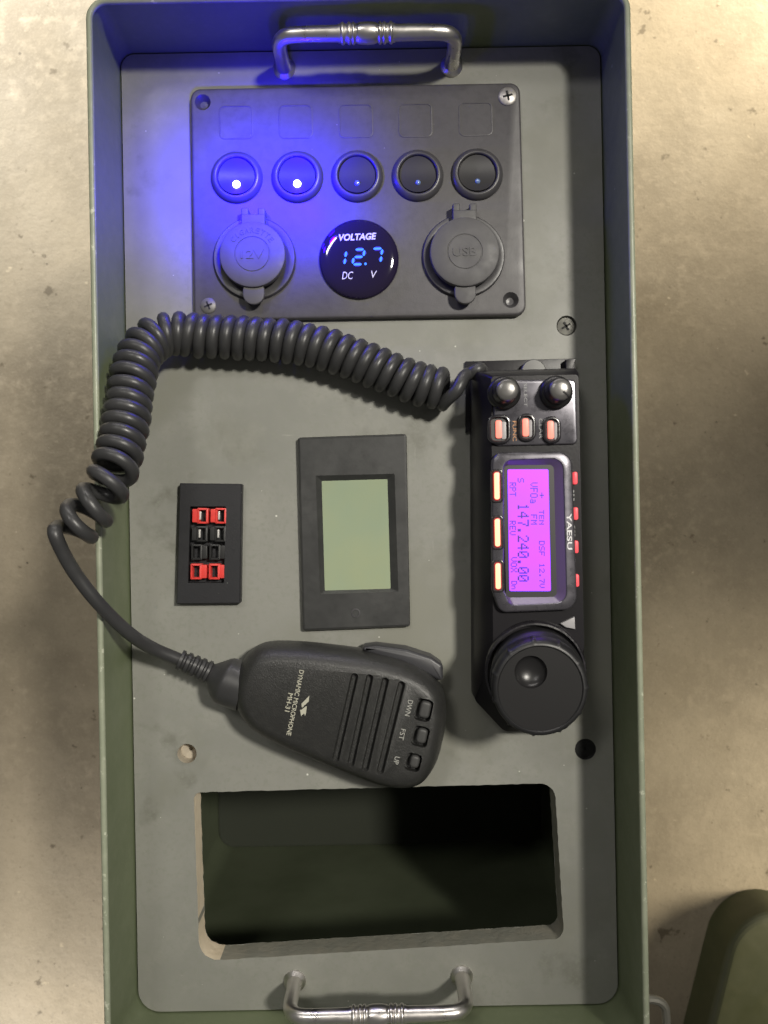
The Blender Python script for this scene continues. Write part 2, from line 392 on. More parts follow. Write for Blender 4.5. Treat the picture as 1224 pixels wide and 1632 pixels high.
low = [p + (Vector((random.uniform(-.25, .25), random.uniform(-.25, .25), 0))) for p in cut_loop]
b = [mb.bm.verts.new((p.x, p.y, -13)) for p in low]
cx = sum((p.x for p in cut_loop))/n
for i in range(n):
    p = cut_loop[i]; wood = p.x < P(316, 1400).x or (p.x < P(352, 1400).x and p.y < P(0, 1490).y)
    mb.mi = 1 if wood else 0; mb.face((a[i], a[(i+1) % n], b[(i+1) % n], b[i]))
mb.obj('cut_edge', [m_edge, m_wood], panel, 60)
mb = MB(); mb.lathe([(4.4, 0), (4.3, -1.2), (4.25, -7.0), (0.9, -7.2), (0.7, -9), (0.01, -9)], holes['empty'][0], 28, None, False, False)
mb.obj('empty_hole', m_wood2, panel)
def phillips(mb, c, r, z, rot=0.0, dish=0.5):
    """a cross-recess screw head"""
    mb.lathe([(r, z-1.2), (r, z-0.25), (r*0.86, z), (0.01, z+dish*0.35)], (c.x, c.y, 0), 28)
def cross(mb, c, r, z, rot):
    for q in (0, math.pi/2): mb.box((c.x, c.y, z), r*1.15, r*0.24, 0.12, rot+q)
for key, rot in (('top', 0.5), ('low', 0.2)):
    c, r = holes[key]
    mb = MB(); mb.lathe([(r, 0.0), (r-0.5, -0.6), (r-0.7, -1.2), (0.01, -0.9)], (c.x, c.y, 0), 28, None, False, False)
    s_ = mb.obj('screw', m_blackscrew if key == 'top' else m_dark, panel)
    mb = MB(); cross(mb, c, r*0.8, -0.75, rot); mb.obj('screw_slot', m_dark, s_)

# ------------------------------------------------------------------ pull handles
def make_handle(label):
    t = thing('pull_handle', label, 'handle', (0, 0, 0), 'nickel pull handles on the board')
    pts, rad = [], []
    left = catmull([(-38, 0, 0.5), (-38, 0, 8), (-38, 0, 17), (-37.2, 0, 22.5), (-34.2, 0, 26.2), (-29, 0, 27.3), (-20, 0, 27.5), (0, 0, 27.5)], 8)
    path = left + [Vector((-p.x, 0, p.z)) for p in reversed(left[:-1])]
    rr = [3.15 + 0.35*max(0, 1-abs(p.x)/34) + (0.5*max(0, 1-p.z/8) if p.z < 8 else 0) for p in path]
    mb = MB(); mb.tube(path, rr, 18); mb.obj('bar', m_steel, t)
    for sx in (-38, 38):
        mb = MB(); mb.lathe([(5.0, 0.0), (5.0, 0.8), (4.2, 1.6), (3.4, 2.4)], (sx, 0, 0), 24); mb.obj('foot', m_steel, t)
    prof = []
    for i in range(81):
        x = -12+24*i/80; ax = abs(x); r = 3.66
        if ax < 4.2: r = 3.7+0.65*math.sqrt(max(0, 1-(ax/4.2)**2))
        for c in (5.6, 7.4, 10.2):
            if abs(ax-c) < 0.75: r = 3.75+0.62*math.sqrt(1-((ax-c)/0.75)**2)
        prof.append((r, x))
    mb = MB(); mb.lathe(prof, (0, 0, 27.5), 28, Matrix.Rotation(math.pi/2, 3, 'Y')); mb.obj('collar', m_steel, t, 50)
    return t
def copy_thing(t, label):
    r = t.copy(); COL.objects.link(r); r['label'] = label
    for ch in list(t.children):
        c = ch.copy(); COL.objects.link(c); c.parent = r
    return r
h1 = make_handle('nickel pull handle above the switch plate, washed in blue light')
h2 = copy_thing(h1, 'nickel pull handle below the dark rectangular cutout')
c = (P(455, 110)+P(718, 107))/2; h1.location = c*S; h1.rotation_euler = (0, 0, R(1.0))
c = (P(469, 1563)+P(737, 1556))/2; h2.location = c*S; h2.rotation_euler = (0, 0, R(1.6))

# ------------------------------------------------------------------ switch plate
PZ = 4.0
sw = thing('switch_plate', 'black plastic switch plate with five round rockers, blue voltmeter and two capped sockets', 'switch panel', P(570, 320))
plate = pxpoly([(303, 141), (829, 131), (839, 502), (309, 511)], PZ, 4.6, 7)
sc_holes = [P(323, 163, PZ), P(814, 478, PZ)]
mb = MB()
lo = [setz(plate, 0.3), setz(plate, PZ-1.1)]
for k in range(1, 4):
    a = math.pi/2*k/3; lo.append(inset(plate, 1.1*(1-math.cos(a)), PZ-1.1*(1-math.sin(a))))
mb.loft(lo, True, False)
fill_with_holes(mb, lo[-1], [circ(c, 3.6, 24) for c in sc_holes], PZ)
mb.obj('plate', m_plate, sw)
for c in sc_holes:
    mb = MB(); mb.lathe([(3.6, PZ), (3.3, PZ-0.4), (2.1, PZ-2.4), (1.7, PZ-3.0), (0.01, PZ-3.2)], (c.x, c.y, 0), 24, None, False, False)
    mb.obj('screw_hole', m_ring, sw)
for (px, py, m_, r, rot) in ((809, 153, m_screw, 4.1, 0.25), (332, 487, m_latch, 3.5, 0.4)):
    c = P(px, py, PZ+0.4)
    mb = MB(); mb.lathe([(r, PZ-0.2), (r, PZ+0.35), (r*0.85, PZ+0.75), (0.01, PZ+0.95)], (c.x, c.y, 0), 30)
    s_ = mb.obj('screw', m_, sw)
    mb = MB(); cross(mb, c, r*0.95, PZ+0.93, rot); mb.obj('screw_slot', m_dark, s_)
for px, py in ((376, 195), (471, 194), (567, 193), (662, 192), (758, 190)):
    c = P(px, py, PZ); o_ = rrect(c.x, c.y, 15.2, 15.2, 2.4, TILT, 5)
    mb = MB(); frame(mb, o_, inset(o_, 0.55), PZ-0.1, PZ+0.22, 0.1); mb.obj('label_frame', m_plate, sw)
swpts = [(376, 280, 1), (473, 279, 1), (569, 278, 0), (666, 277, 0), (761, 275, 0)]
lamp_xy = []
for px, py, lit in swpts:
    c = P(px, py, 6.5)
    mb = MB(); mb.lathe([(11.7, PZ-0.1), (11.6, PZ+0.7), (11.2, PZ+1.5), (10.3, PZ+2.4), (9.5, PZ+2.8), (8.9, PZ+2.7), (8.6, PZ+2.2), (8.5, PZ-0.1)], (c.x, c.y, 0), 56, None, False, False)
    rg = mb.obj('rocker_switch', m_ring, sw, 50)
    if lit: rg['label'] = 'rocker switch with its blue light on'
    mb = MB(); loops = []; n = 48
    zf = lambda y: 5.1 + 1.25*(y/8.2)**2 - 0.05*y
    for r in (8.3, 8.2, 7.2, 5.5, 3.6, 1.8, 0.01):
        lp = []
        for i in range(n):
            x, y = r*math.cos(2*math.pi*i/n), r*math.sin(2*math.pi*i/n)
            lp.append(Vector((c.x+x, c.y+y, (PZ-0.05) if r == 8.3 else zf(y))))
        loops.append(lp)
    mb.loft(loops, False, True); mb.obj('rocker', m_rock, rg, 40)
    ly = -3.6; lc = Vector((c.x+0.1, c.y+ly, zf(ly)))
    rl = 1.75 if lit else 1.25
    mb = MB(); mb.lathe([(rl, -0.1), (rl*0.94, rl*0.34), (rl*0.75, rl*0.62), (rl*0.45, rl*0.82), (0.01, rl*0.88)], lc, 20, None, False, True)
    mb.obj('indicator_light', m_led_on if lit else m_led_off, rg, 60)
    if lit: lamp_xy.append(lc)
for lc in lamp_xy:                                 # blue wash of the two lit LEDs: lamps added hovering over each
    for kind, en, dz_ in (('POINT', 0.035, 4.5), ('POINT', 0.075, 14), ('SPOT', 1.1, 46)):
        l = bpy.data.lights.new('led_wash', kind); l.energy = en; l.color = (0.012, 0.0, 1.0); l.shadow_soft_size = 0.004
        if kind == 'SPOT': l.spot_size = R(112); l.spot_blend = 1.0
        lo_ = bpy.data.objects.new('led_wash', l); COL.objects.link(lo_); lo_.location = (lc+Vector((0, 0, dz_)))*S

def socket(cx, cy, rc, word, arc):
    c = P(cx, cy, 6)
    mb = MB(); mb.lathe([(18.6, PZ-0.1), (18.5, PZ+1.2), (18.0, PZ+1.9), (15.6, PZ+2.2), (14.6, PZ+1.6), (0.01, PZ+1.6)], (c.x, c.y, 0), 64, None, False, True)
    so = mb.obj('power_socket', m_ring, sw, 40)
    zc = 11.5
    mb = MB(); mb.lathe([(rc-0.8, PZ+1.5), (rc-0.5, 8.0), (rc, 8.6), (rc, zc-0.9), (rc-0.25, zc-0.3), (rc-0.9, zc), (7.9, zc), (7.75, zc-0.3), (7.45, zc-0.3), (7.3, zc), (0.01, zc)], (c.x, c.y, 0), 64, None, False, True)
    tb = c + Vector((0.35, -rc-1.2, 0)); lp = rrect(tb.x, tb.y-0.6, 9.6, 11.0, 4.7, TILT, 8); slab(mb, lp, 8.6, zc-1.4, 0.6)
    cap = mb.obj('cap', m_cap, so, 30)
    hb = c + Vector((0.1, rc+2.6, 0)); mb = MB()
    mb.box((hb.x, hb.y-1.5, 7.8), 10.5, 5.0, 4.4, TILT, 0.5)
    for s_ in (-1, 1): mb.box((hb.x+s_*3.7, hb.y+2.2, 7.4), 3.2, 3.6, 5.0, TILT, 0.6)
    mb.obj('hinge', m_cap, so)
    mb = MB(); text(mb, word, (c.x, c.y, zc-0.02), 10.6 if word == 'USB' else 10.2, 3.9, TILT, 0, 0.32, 0.01)
    if arc:
        for i, ch in enumerate(arc):
            a = R(90 + 52 - 104*i/(len(arc)-1))
            text(mb, ch, (c.x+10.6*math.cos(a), c.y+10.6*math.sin(a), zc-0.02), 0.6 if ch == 'I' else 1.75, 2.4, a-math.pi/2, 0, 0.30)
    mb.obj('lettering', m_cap, so)
socket(405, 411, 14.6, '12V', 'CIGARETTE')
socket(739, 407, 15.4, 'USB', None)

vm_c = P(572, 412, 6)
mb = MB(); mb.lathe([(17.9, PZ-0.1), (17.9, PZ+0.9), (17.5, PZ+1.5), (16.4, PZ+2.1), (14.8, PZ+2.5), (12.5, PZ+2.75), (9, PZ+2.85), (0.01, PZ+2.9)], (vm_c.x, vm_c.y, 0), 72, None, False, True)
vm = mb.obj('voltmeter', m_lens, sw, 50)
VZ = PZ+2.95
mb = MB()
def tpx(mb, s, x0, y0, x1, y1, z, rot=TILT, shear=0.0, thick=0.1, bold=0.0):
    k = K(z); text(mb, s, P((x0+x1)/2, (y0+y1)/2, z), (x1-x0)*k, (y1-y0)*k, rot, shear, thick, bold)
tpx(mb, 'VOLTAGE', 540, 372, 600, 383, VZ, R(2.4), 0.22, 0.05, 0.035)
tpx(mb, 'DC', 545, 433, 563, 445, VZ, TILT, 0.22, 0.05)
tpx(mb, 'V', 591.5, 431.5, 601, 443, VZ, TILT, 0.22, 0.05)
mb.obj('lettering', m_white, vm)
def seven(mb, s, c, w, h, rot, shear, t=0.62):
    seg = {'a': (-w/2, h/2, w/2, h/2), 'g': (-w/2, 0, w/2, 0), 'd': (-w/2, -h/2, w/2, -h/2), 'f': (-w/2, 0, -w/2, h/2), 'b': (w/2, 0, w/2, h/2), 'e': (-w/2, -h/2, -w/2, 0), 'c': (w/2, -h/2, w/2, 0)}
    on = {'1': 'bc', '2': 'abged', '7': 'abc'}[s]
    for q in on:
        x0, y0, x1, y1 = seg[q]; d = Vector((x1-x0, y1-y0, 0)).normalized(); nn = Vector((-d.y, d.x, 0))*t/2
        a = Vector((x0, y0, 0))+d*0.32; b = Vector((x1, y1, 0))-d*0.32
        lp = [a, a+d*t/2+nn, b-d*t/2+nn, b, b-d*t/2-nn, a+d*t/2-nn]
        m = Matrix.Rotation(rot, 3, 'Z')
        lp = [m @ Vector((p.x+p.y*shear, p.y, 0)) + Vector(c) for p in lp]
        mb.loft([lp, [p+Vector((0, 0, 0.06)) for p in lp]])
mb = MB()
seven(mb, '1', P(542.5, 411, VZ-0.03), 4.4, 6.3, TILT, 0.16, 2.0)
seven(mb, '2', P(571.5, 409.5, VZ-0.045), 4.4, 6.6, TILT, 0.16, 2.0)
seven(mb, '7', P(600, 407.5, VZ-0.03), 4.4, 6.3, TILT, 0.16, 2.0)
mb.obj('digit_glow', m_halo, vm)
mb = MB()
seven(mb, '1', P(542.5, 411, VZ), 4.4, 6.3, TILT, 0.16, 0.95)
seven(mb, '2', P(571.5, 409.5, VZ), 4.4, 6.6, TILT, 0.16, 0.95)
seven(mb, '7', P(600, 407.5, VZ), 4.4, 6.3, TILT, 0.16, 0.95)
d_ = P(582.5, 420.5, VZ); mb.lathe([(0.55, VZ), (0.55, VZ+0.06)], (d_.x, d_.y, 0), 12)
mb.obj('digits', m_digit, vm)

# ------------------------------------------------------------------ panel meter
mt = thing('panel_meter', 'charcoal panel meter with blank pale green display between connector block and radio', 'meter', P(563, 850))
out_ = pxpoly([(474, 697), (648, 691), (654, 999), (482, 1006)], 3.6, 1.3, 5)
in1 = pxpoly([(503, 758), (629, 755), (635, 943), (510, 947)], 3.6, 0.6, 5)
in2 = pxpoly([(513, 767), (617, 764), (622, 938), (518, 941)], 1.4, 0.4, 5)
mb = MB()
lo = [setz(out_, 0.2), setz(out_, 2.5), inset(out_, 0.35, 3.3), inset(out_, 1.1, 3.6), setz(in1, 3.6), setz(in2, 1.2)]
mb.loft(lo, False, False); mb.obj('bezel', m_meter, mt, 12)
mb = MB(); mb.loft([inset(in2, -1.0, 1.3)], True, False); mb.obj('display', m_glass_green, mt)
bc = P(567, 977, 3.6)
mb = MB(); mb.lathe([(2.1, 3.55), (2.05, 3.85), (1.6, 3.9), (1.45, 3.45), (0.01, 3.5)], (bc.x, bc.y, 0), 28, None, False, True); mb.obj('button', m_ring, mt, 40)

# ------------------------------------------------------------------ power connector block
cb = thing('connector_block', 'black printed connector block with four red and four black terminals', 'connector block', P(333, 866))
CZ = 4.6
bo = pxpoly([(286, 770), (385.5, 771), (383, 962), (280.5, 963)], CZ, 0.6, 3)
wi = pxpoly([(303, 807), (360, 807), (357, 929), (299.5, 929)], CZ, 0.4, 3)
mb = MB(); mb.loft([setz(bo, 0.2), setz(bo, CZ-0.5), inset(bo, 0.5, CZ), setz(wi, CZ), setz(wi, 0.4)], False, True); mb.obj('faceplate', m_print3d, cb, 12)
cells = [(319, 822), (348, 822), (318, 851), (347, 851), (317, 880), (346, 880), (316, 911), (345, 911)]
for i, (px, py) in enumerate(cells):
    row = i//2; red = row in (0, 3); flip = -1 if row >= 2 else 1
    c = P(px, py, CZ); ww, hh = 7.1, 7.1; rot = R(-0.6); mrot = Matrix.Rotation(rot, 3, 'Z')
    at = lambda x, y, z: (lambda v: (v.x, v.y, z))(c + mrot @ Vector((x*flip, y, 0)))
    m_ = m_red if red else m_blk
    mb = MB()
    fc = at(1.05, 0, 0); lp = rrect(fc[0], fc[1], 4.9, 7.0, 0.25, rot, 2)
    frame(mb, lp, inset(lp, 0.85), 0.8, CZ+0.1, 0.12)
    t_ = at(-2.05, 0, 0); slab(mb, rrect(t_[0], t_[1], 3.2, 6.0, 0.3, rot, 2), 0.8, CZ-0.25, 0.25)
    h_ = mb.obj('terminal', m_, cb)
    h_['label'] = 'red terminal' if red else 'black terminal'
    if row < 2:
        t_ = at(-0.35 if i % 2 == 0 else 0.1, 0.15, CZ-1.2); mb = MB(); mb.box(t_, (1.15 if i % 2 == 0 else 0.75), 3.7, 1.4, rot, 0.12)
        mb.obj('contact', m_contact, h_)

# ------------------------------------------------------------------ radio
rd = thing('radio', 'black radio transceiver with glowing magenta display and big tuning dial', 'radio', P(830, 880))
FZR = 29.0
brk = MB()
slab(brk, pxpoly([(742, 576), (917, 571), (915, 606), (742, 690)], 2.0, 0), 0.3, 2.0, 0.2)
lp = pxpoly([(902, 573), (918, 571), (906, 604), (902, 604)], 6, 0); slab(brk, lp, 1.9, 6.0, 0.2)
brk.obj('bracket', m_radiob, rd)
tab = MB(); c = P(851, 592, 7); tab.lathe([(5.6, 2.1), (5.6, 6.4), (5.2, 6.9), (0.01, 7)], (c.x, c.y, 0), 24); tab.obj('mounting_tab', m_tab, rd)
base = [(748, 600), (908, 596), (912, 1100), (893, 1150), (796, 1152), (751, 1104)]
face = [(783, 600), (922, 597), (931, 1030), (905, 1120), (830, 1130), (786, 1040)]
B = [P(x, y, 0) for x, y in base]; Fc = [P(x, y, FZR) for x, y in face]
fil = lambda q: fillet(q, [1.5, 1.5, 4, 5, 5, 4], 6)
mixl = lambda t, z: [setz([b_.lerp(f_, t)], z)[0] for b_, f_ in zip(B, Fc)]
L0 = fil(setz(B, 0.4)); L1 = fil(setz(B, 15)); L2 = fil(mixl(0.55, 24.5)); L3 = fil(mixl(0.9, 28)); L4 = fil(setz(Fc, FZR))
mb = MB(); mb.loft([L0, L1, L2, L3, L4]); mb.obj('case', m_radiob, rd, 25)
# raised front moulding with the keys
mb = MB(); lp = pxpoly([(787, 606), (918, 604), (921, 708), (787, 711)], FZR+1.2, 2.2, 5); slab(mb, lp, FZR-0.2, FZR+1.2, 0.7); mb.obj('control_strip', m_bezel, rd)
TZ = FZR+1.2
# screen surround
so_ = pxpoly([(784, 721), (912, 719), (921, 972), (797, 977), (784, 940)], FZR+3.2, [4.5, 6, 6, 4.0, 3], 7)
si_ = pxpoly([(803, 734), (897, 731), (903, 960), (812, 964), (803, 940)], FZR+3.2, [3.5, 4.5, 4.5, 3, 2], 7)
s2_ = pxpoly([(804, 742), (882, 741), (887, 951), (809, 952), (804, 940)], FZR+0.6, [1.5, 2, 2, 1.5, 1], 7)
mb = MB(); mb.loft([setz(so_, FZR-0.2), setz(so_, FZR+2.2), inset(so_, 0.35, FZR+2.9), inset(so_, 0.9, FZR+3.2), inset(si_, -0.4, FZR+3.2), inset(si_, 0, FZR+2.8)], False, False); mb.obj('display_surround', m_bezel, rd, 40)
mb = MB(); mb.loft([inset(si_, 0.01, FZR+2.8), setz(s2_, FZR+0.5)], False, False); mb.obj('display_recess', m_recess, rd, 40)
SZ = FZR+0.8
scr = pxpoly([(809, 748), (874, 748), (878, 942), (812, 942)], SZ, 0.7, 4)
mb = MB(); slab(mb, inset(pxpoly([(804, 742), (882, 741), (887, 951), (809, 952)], SZ, 1, 4), -0.6), FZR+0.2, FZR+0.6); mb.obj('display_backing', m_blk, rd)
mb = MB(); slab(mb, scr, FZR+0.62, SZ); screen = mb.obj('display', m_screen, rd)
G = {'S': ['01111', '10000', '10000', '01110', '00001', '00001', '11110'], 'R': ['11110', '10001', '10001', '11110', '10100', '10010', '10001'],
     'P': ['11110', '10001', '10001', '11110', '10000', '10000', '10000'], 'T': ['11111', '00100', '00100', '00100', '00100', '00100', '00100'],
     'V': ['10001', '10001', '10001', '10001', '10001', '01010', '00100'], 'F': ['11111', '10000', '10000', '11110', '10000', '10000', '10000'],
     'O': ['01110', '10001', '10001', '10001', '10001', '10001', '01110'], 'a': ['00000', '00000', '01110', '00001', '01111', '10001', '01111'],
     '+': ['00000', '00100', '00100', '11111', '00100', '00100', '00000'], 'E': ['11111', '10000', '10000', '11110', '10000', '10000', '11111'],
     'N': ['10001', '11001', '10101', '10011', '10001', '10001', '10001'], 'M': ['10001', '11011', '10101', '10101', '10001', '10001', '10001'],
     'D': ['11110', '10001', '10001', '10001', '10001', '10001', '11110'], 'X': ['10001', '10001', '01010', '00100', '01010', '10001', '10001'],
     'n': ['00000', '00000', '10110', '11001', '10001', '10001', '10001'], '.': ['00000', '00000', '00000', '00000', '00000', '01100', '01100'],
     '1': ['00100', '01100', '00100', '00100', '00100', '00100', '01110'], '2': ['01110', '10001', '00001', '00010', '00100', '01000', '11111'],
     '4': ['00010', '00110', '01010', '10010', '11111', '00010', '00010'], '7': ['11111', '00001', '00010', '00010', '00100', '00100', '00100'],
     '0': ['01110', '10001', '10011', '10101', '11001', '10001', '01110']}
mb = MB()
def lcd(s, x0, x1, y0, y1, fat=1.0):
    """pixel letters that read down the picture, tops to the right; x0..x1 their height, y0..y1 the line's length"""
    n = len(s); cols = n*6-1; pw = (y1-y0)/cols; ph = (x1-x0)/7; z = SZ+0.02
    for i, ch in enumerate(s):
        for r_, row in enumerate(G[ch]):
            run = 0
            for cc in range(6):
                if cc < 5 and row[cc] == '1': run += 1; continue
                if run:
                    a0 = cc-run; ya = y0+(i*6+a0)*pw; yb = y0+(i*6+cc)*pw
                    xa = x1-(r_+1)*ph; xb = x1-r_*ph; g = ph*0.01/fat
                    q = [P(xa+g, ya, z), P(xb-g, ya, z), P(xb-g, yb, z), P(xa+g, yb, z)]
                    mb.loft([q, [p+Vector((0, 0, 0.03)) for p in q]])
                run = 0
for a_ in (('S', 825, 835, 762, 769), ('RPT', 812, 822.5, 769, 791), ('VFOa', 845, 857, 769, 802), ('+', 859, 868, 785, 794), ('TEN', 859, 867, 813, 836), ('FM', 846, 856, 820, 836),
           ('147.240.00', 825, 843, 803, 927), ('REV', 812, 822, 830, 853), ('DSF', 859, 868, 862, 886), ('12.7V', 859.5, 868, 898, 937), ('VOX', 814, 824, 888, 912), ('Dn', 815, 824, 926, 939)):
    lcd(*a_)
mb.obj('readout', m_pixel, screen)
# lit soft keys on the left of the display
for px, y0, y1 in ((792, 752, 797), (793, 826, 872), (794, 897, 940)):
    z = FZR+3.9; c = P(px, (y0+y1)/2, z); k = K(z)
    mb = MB(); o_ = rrect(c.x, c.y, 20*k, (y1-y0+9)*k, 1.6, TILT, 5); frame(mb, o_, inset(o_, 0.75), FZR+2.5, z-0.3, 0.3); so2 = mb.obj('soft_key', m_radio, rd)
    mb = MB(); slab(mb, rrect(c.x, c.y, 12.0*k, (y1-y0+2)*k, 1.3, TILT, 5), FZR+2.5, z-0.5, 0.3); mb.obj('key_rim', m_redrim, so2)
    mb = MB(); slab(mb, rrect(c.x, c.y, 8.4*k, (y1-y0-2)*k, 0.9, TILT, 5), z-0.6, z, 0.35); mb.obj('key_light', m_orange, so2)
# four small lit keys along the right edge
for px, py in ((916.5, 762), (917.5, 818.5), (918, 871.5), (919, 925)):
    z = FZR+1.0; c = P(px, py, z); k = K(z)
    mb = MB(); slab(mb, rrect(c.x, c.y, 7.0*k, 20*k, 0.8, TILT, 4), FZR-3, z+0.9, 0.4); mb.obj('side_key', m_redkey, rd)
# three oval keys under the small knobs
for px, py, ww, hh, m_ in ((796, 684, 37, 47, m_coralkey), (840, 681, 29, 45, m_coralkey), (880, 685, 29, 44, m_coralkey)):
    z = TZ+1.6; c = P(px, py, z); k = K(z); o_ = rrect(c.x, c.y, ww*k, hh*k, 3.4, TILT, 6)
    mb = MB(); frame(mb, o_, inset(o_, 1.35), TZ-0.2, z, 0.5, TZ-0.1); ks = mb.obj('function_key', m_radio, rd)
    mb = MB(); slab(mb, inset(o_, 1.2), TZ-0.1, TZ+0.35); mb.obj('key_well', m_blk, ks)
    c2 = P(px+7, py+2, TZ+0.9); mb = MB(); slab(mb, rrect(c2.x, c2.y, 8*k, 28*k, 0.5, TILT, 3), TZ+0.3, TZ+0.8, 0.15); mb.obj('key_face', m_slotgrey, ks)
    c2 = P(px-(1 if ww > 30 else 2), py, TZ+1.3); mb = MB(); slab(mb, rrect(c2.x, c2.y, 10*k, 29*k, 0.9, TILT, 4), TZ+0.3, TZ+1.3, 0.3); mb.obj('key_light', m_, ks)
# small knobs
def knob(px, py, zt, rs, rt, pointer):
    c = P(px, py, zt); mb = MB()
    prof = [(rs, TZ-0.2), (rs, TZ+2.0), (rs-0.7, TZ+2.8), (rt+0.9, TZ+3.2), (rt+0.5, zt-1.6), (rt, zt-0.9)]
    mb.lathe(prof, (c.x, c.y, 0), 40, None, False, True); kb = mb.obj('knob', m_knob, rd, 45)
    mb = MB(); mb.lathe([(rt-0.02, zt-0.95), (rt-0.1, zt-0.5), (rt-0.7, zt-0.05), (rt*0.5, zt+0.25), (0.01, zt+0.35)], (c.x, c.y, 0), 40); mb.obj('knob_top', m_knobtop, kb, 45)
    if pointer:
        mb = MB(); mb.box((c.x+2.1, c.y-1.9, zt+0.15), 3.2, 0.75, 0.5, R(-35), 0.1); mb.obj('pointer', m_dark, kb)
knob(809, 621, TZ+11, 6.9, 4.5, False)
knob(894, 620, TZ+11, 6.9, 4.5, True)
# tuning dial, leaning a little like the radio itself
dz = 50.0; dc0 = P(853, 1069, FZR); dc = P(861.5, 1098, dz)
def dcen(z): return dc0.lerp(dc, (z-FZR)/(dz-FZR))
def dial_loops(prof, n, nub=0):
    out = []
    for r, z, am in prof:
        c = dcen(z); lp = []
        for i in range(n):
            a = 2*math.pi*i/n; b_ = max(0, math.cos(a*11))**14 * 0.55*am
            lp.append(Vector((c.x+(r+b_)*math.cos(a), c.y+(r+b_)*math.sin(a), z)))
        out.append(lp)
    return out
mb = MB(); mb.loft(dial_loops([(21.3, FZR-0.5, 0), (21.3, FZR+2.6, 0), (20.9, FZR+3.3, 0), (20.2, FZR+3.4, 0), (19.9, FZR+2.4, 0)], 96), False, False); mb.obj('dial_collar', m_radio, rd, 30)
mb = MB(); mb.loft(dial_loops([(18.6, FZR+1, 0), (18.6, FZR+8, 0), (19.5, FZR+9, 0), (19.6, FZR+11, 0), (19.0, FZR+12, 0), (18.4, FZR+13.2, 0), (18.5, FZR+14.2, 0), (19.2, FZR+15, 0.6), (19.25, dz-3.2, 1), (19.1, dz-1.8, 1), (18.6, dz-0.7, 0.8), (17.8, dz-0.05, 0.2), (17.1, dz, 0), (16.75, dz-0.3, 0), (16.65, dz-1.0, 0)], 264), False, False)
dial = mb.obj('tuning_dial', m_rubber, rd, 40)
mb = MB(); dm = P(846, 1071, dz-0.6); rr = 6.5
fill_with_holes(mb, circ(dc, 16.62, 96), [circ(dm, rr, 40)], dz-0.45)
mb.lathe([(rr, dz-0.45)]+[(rr*math.cos(a), dz-0.65-3.6*math.sin(a)) for a in [R(x) for x in (4, 12, 25, 40, 55, 70, 82)]]+[(0.01, dz-4.26)], (dm.x, dm.y, 0), 40, None, False, True)
mb.obj('dial_cap', m_knob, dial, 25)
mb = MB(); q = pxpoly([(893, 994), (916, 983), (917, 1003), (902, 1000)], FZR+1.5, 0); slab(mb, q, FZR-0.5, FZR+1.5, 0.3); mb.obj('lock_lever', m_slotgrey, rd)
# print on the radio
mb = MB(); k = K(FZR+3.3); down = R(-90)+TILT
def down_text(mb, s, x0, x1, y0, y1, z, thick=0.06, bold=0.0):
    kk = K(z); text(mb, s, P((x0+x1)/2, (y0+y1)/2, z), (y1-y0)*kk, (x1-x0)*kk, down, 0, thick, bold)
down_text(mb, 'YAESU', 903.5, 911.5, 818, 876, FZR+3.2, 0.06, 0.02)
mb.obj('lettering', m_white, rd)
mb = MB(); down_text(mb, 'CLAR', 859, 865, 667, 699, TZ+0.02); down_text(mb, 'SELECT', 835, 840, 611, 648, TZ+0.02); mb.obj('small_lettering', m_dimprint, rd)
mb = MB(); down_text(mb, 'FUNC', 817, 823, 671, 703, TZ+0.02); mb.obj('orange_lettering', m_orangeprint, rd)
mb = MB()
for y in (783, 789, 796, 840, 847, 853, 893, 900, 907):
    c = P(913.5+(y-783)*0.02, y, FZR+0.1); mb.box((c.x, c.y, FZR+0.05), 0.9, 1.0, 0.12, TILT)
mb.obj('key_marks', m_dimprint, rd)

# ------------------------------------------------------------------ hand microphone
mic = thing('hand_microphone', 'black hand microphone with four grille slots lying below the panel meter', 'microphone', P(545, 1135))
sil_px = [(375, 1098), (382, 1064), (400, 1036), (428, 1023), (480, 1023), (540, 1029), (595, 1037), (645, 1050), (684, 1070), (706, 1098), (711, 1140), (703, 1188), (691, 1220),
          (672, 1243), (645, 1251), (608, 1247), (560, 1230), (500, 1206), (440, 1180), (402, 1157), (381, 1128)]
SMZ = 11.0
sil = catmull([P(x, y, SMZ) for x, y in sil_px], 6, True)
cen = sum(sil, Vector())/len(sil)
def micloop(d, z): return inset(sil, d, z)
TOPZ = 25.0
lo = [micloop(4.0, 0.6), micloop(1.6, 2.6), micloop(0.4, 6.0), micloop(0, SMZ), micloop(0.35, 15), micloop(1.1, 18.4), micloop(2.3, 21.2), micloop(3.8, 23.2), micloop(5.4, 24.4), micloop(7.0, TOPZ)]
mb = MB(); mb.loft(lo); body = mb.obj('body', m_mic, mic, 40)
cut = MB()
for (x0, y0, x1, y1) in ((566, 1074, 534, 1214), (590, 1076, 558, 1222), (615, 1081, 581, 1229), (641, 1087, 605, 1233)):
    a, b = P(x0, y0, TOPZ), P(x1, y1, TOPZ); d = (b-a); an = math.atan2(d.y, d.x); m_ = (a+b)/2
    lp = rrect(m_.x, m_.y, d.length, 2.7, 1.3, an, 5); cut.loft([inset(lp, 0.5, TOPZ-2.8), setz(lp, TOPZ-1.4), inset(lp, -0.35, TOPZ+0.6)])
micbtn = [(675, 1131, 27, 36), (670, 1173, 26, 33), (658.5, 1214, 25, 29)]
mrot = R(-13)
for px, py, ww, hh in micbtn:
    c = P(px, py, TOPZ-1); k = K(TOPZ); lp = rrect(c.x, c.y, ww*k, hh*k, 1.9, mrot, 5)
    cut.loft([setz(lp, TOPZ-4.5), setz(lp, TOPZ+2)])
boolean(body, cut)
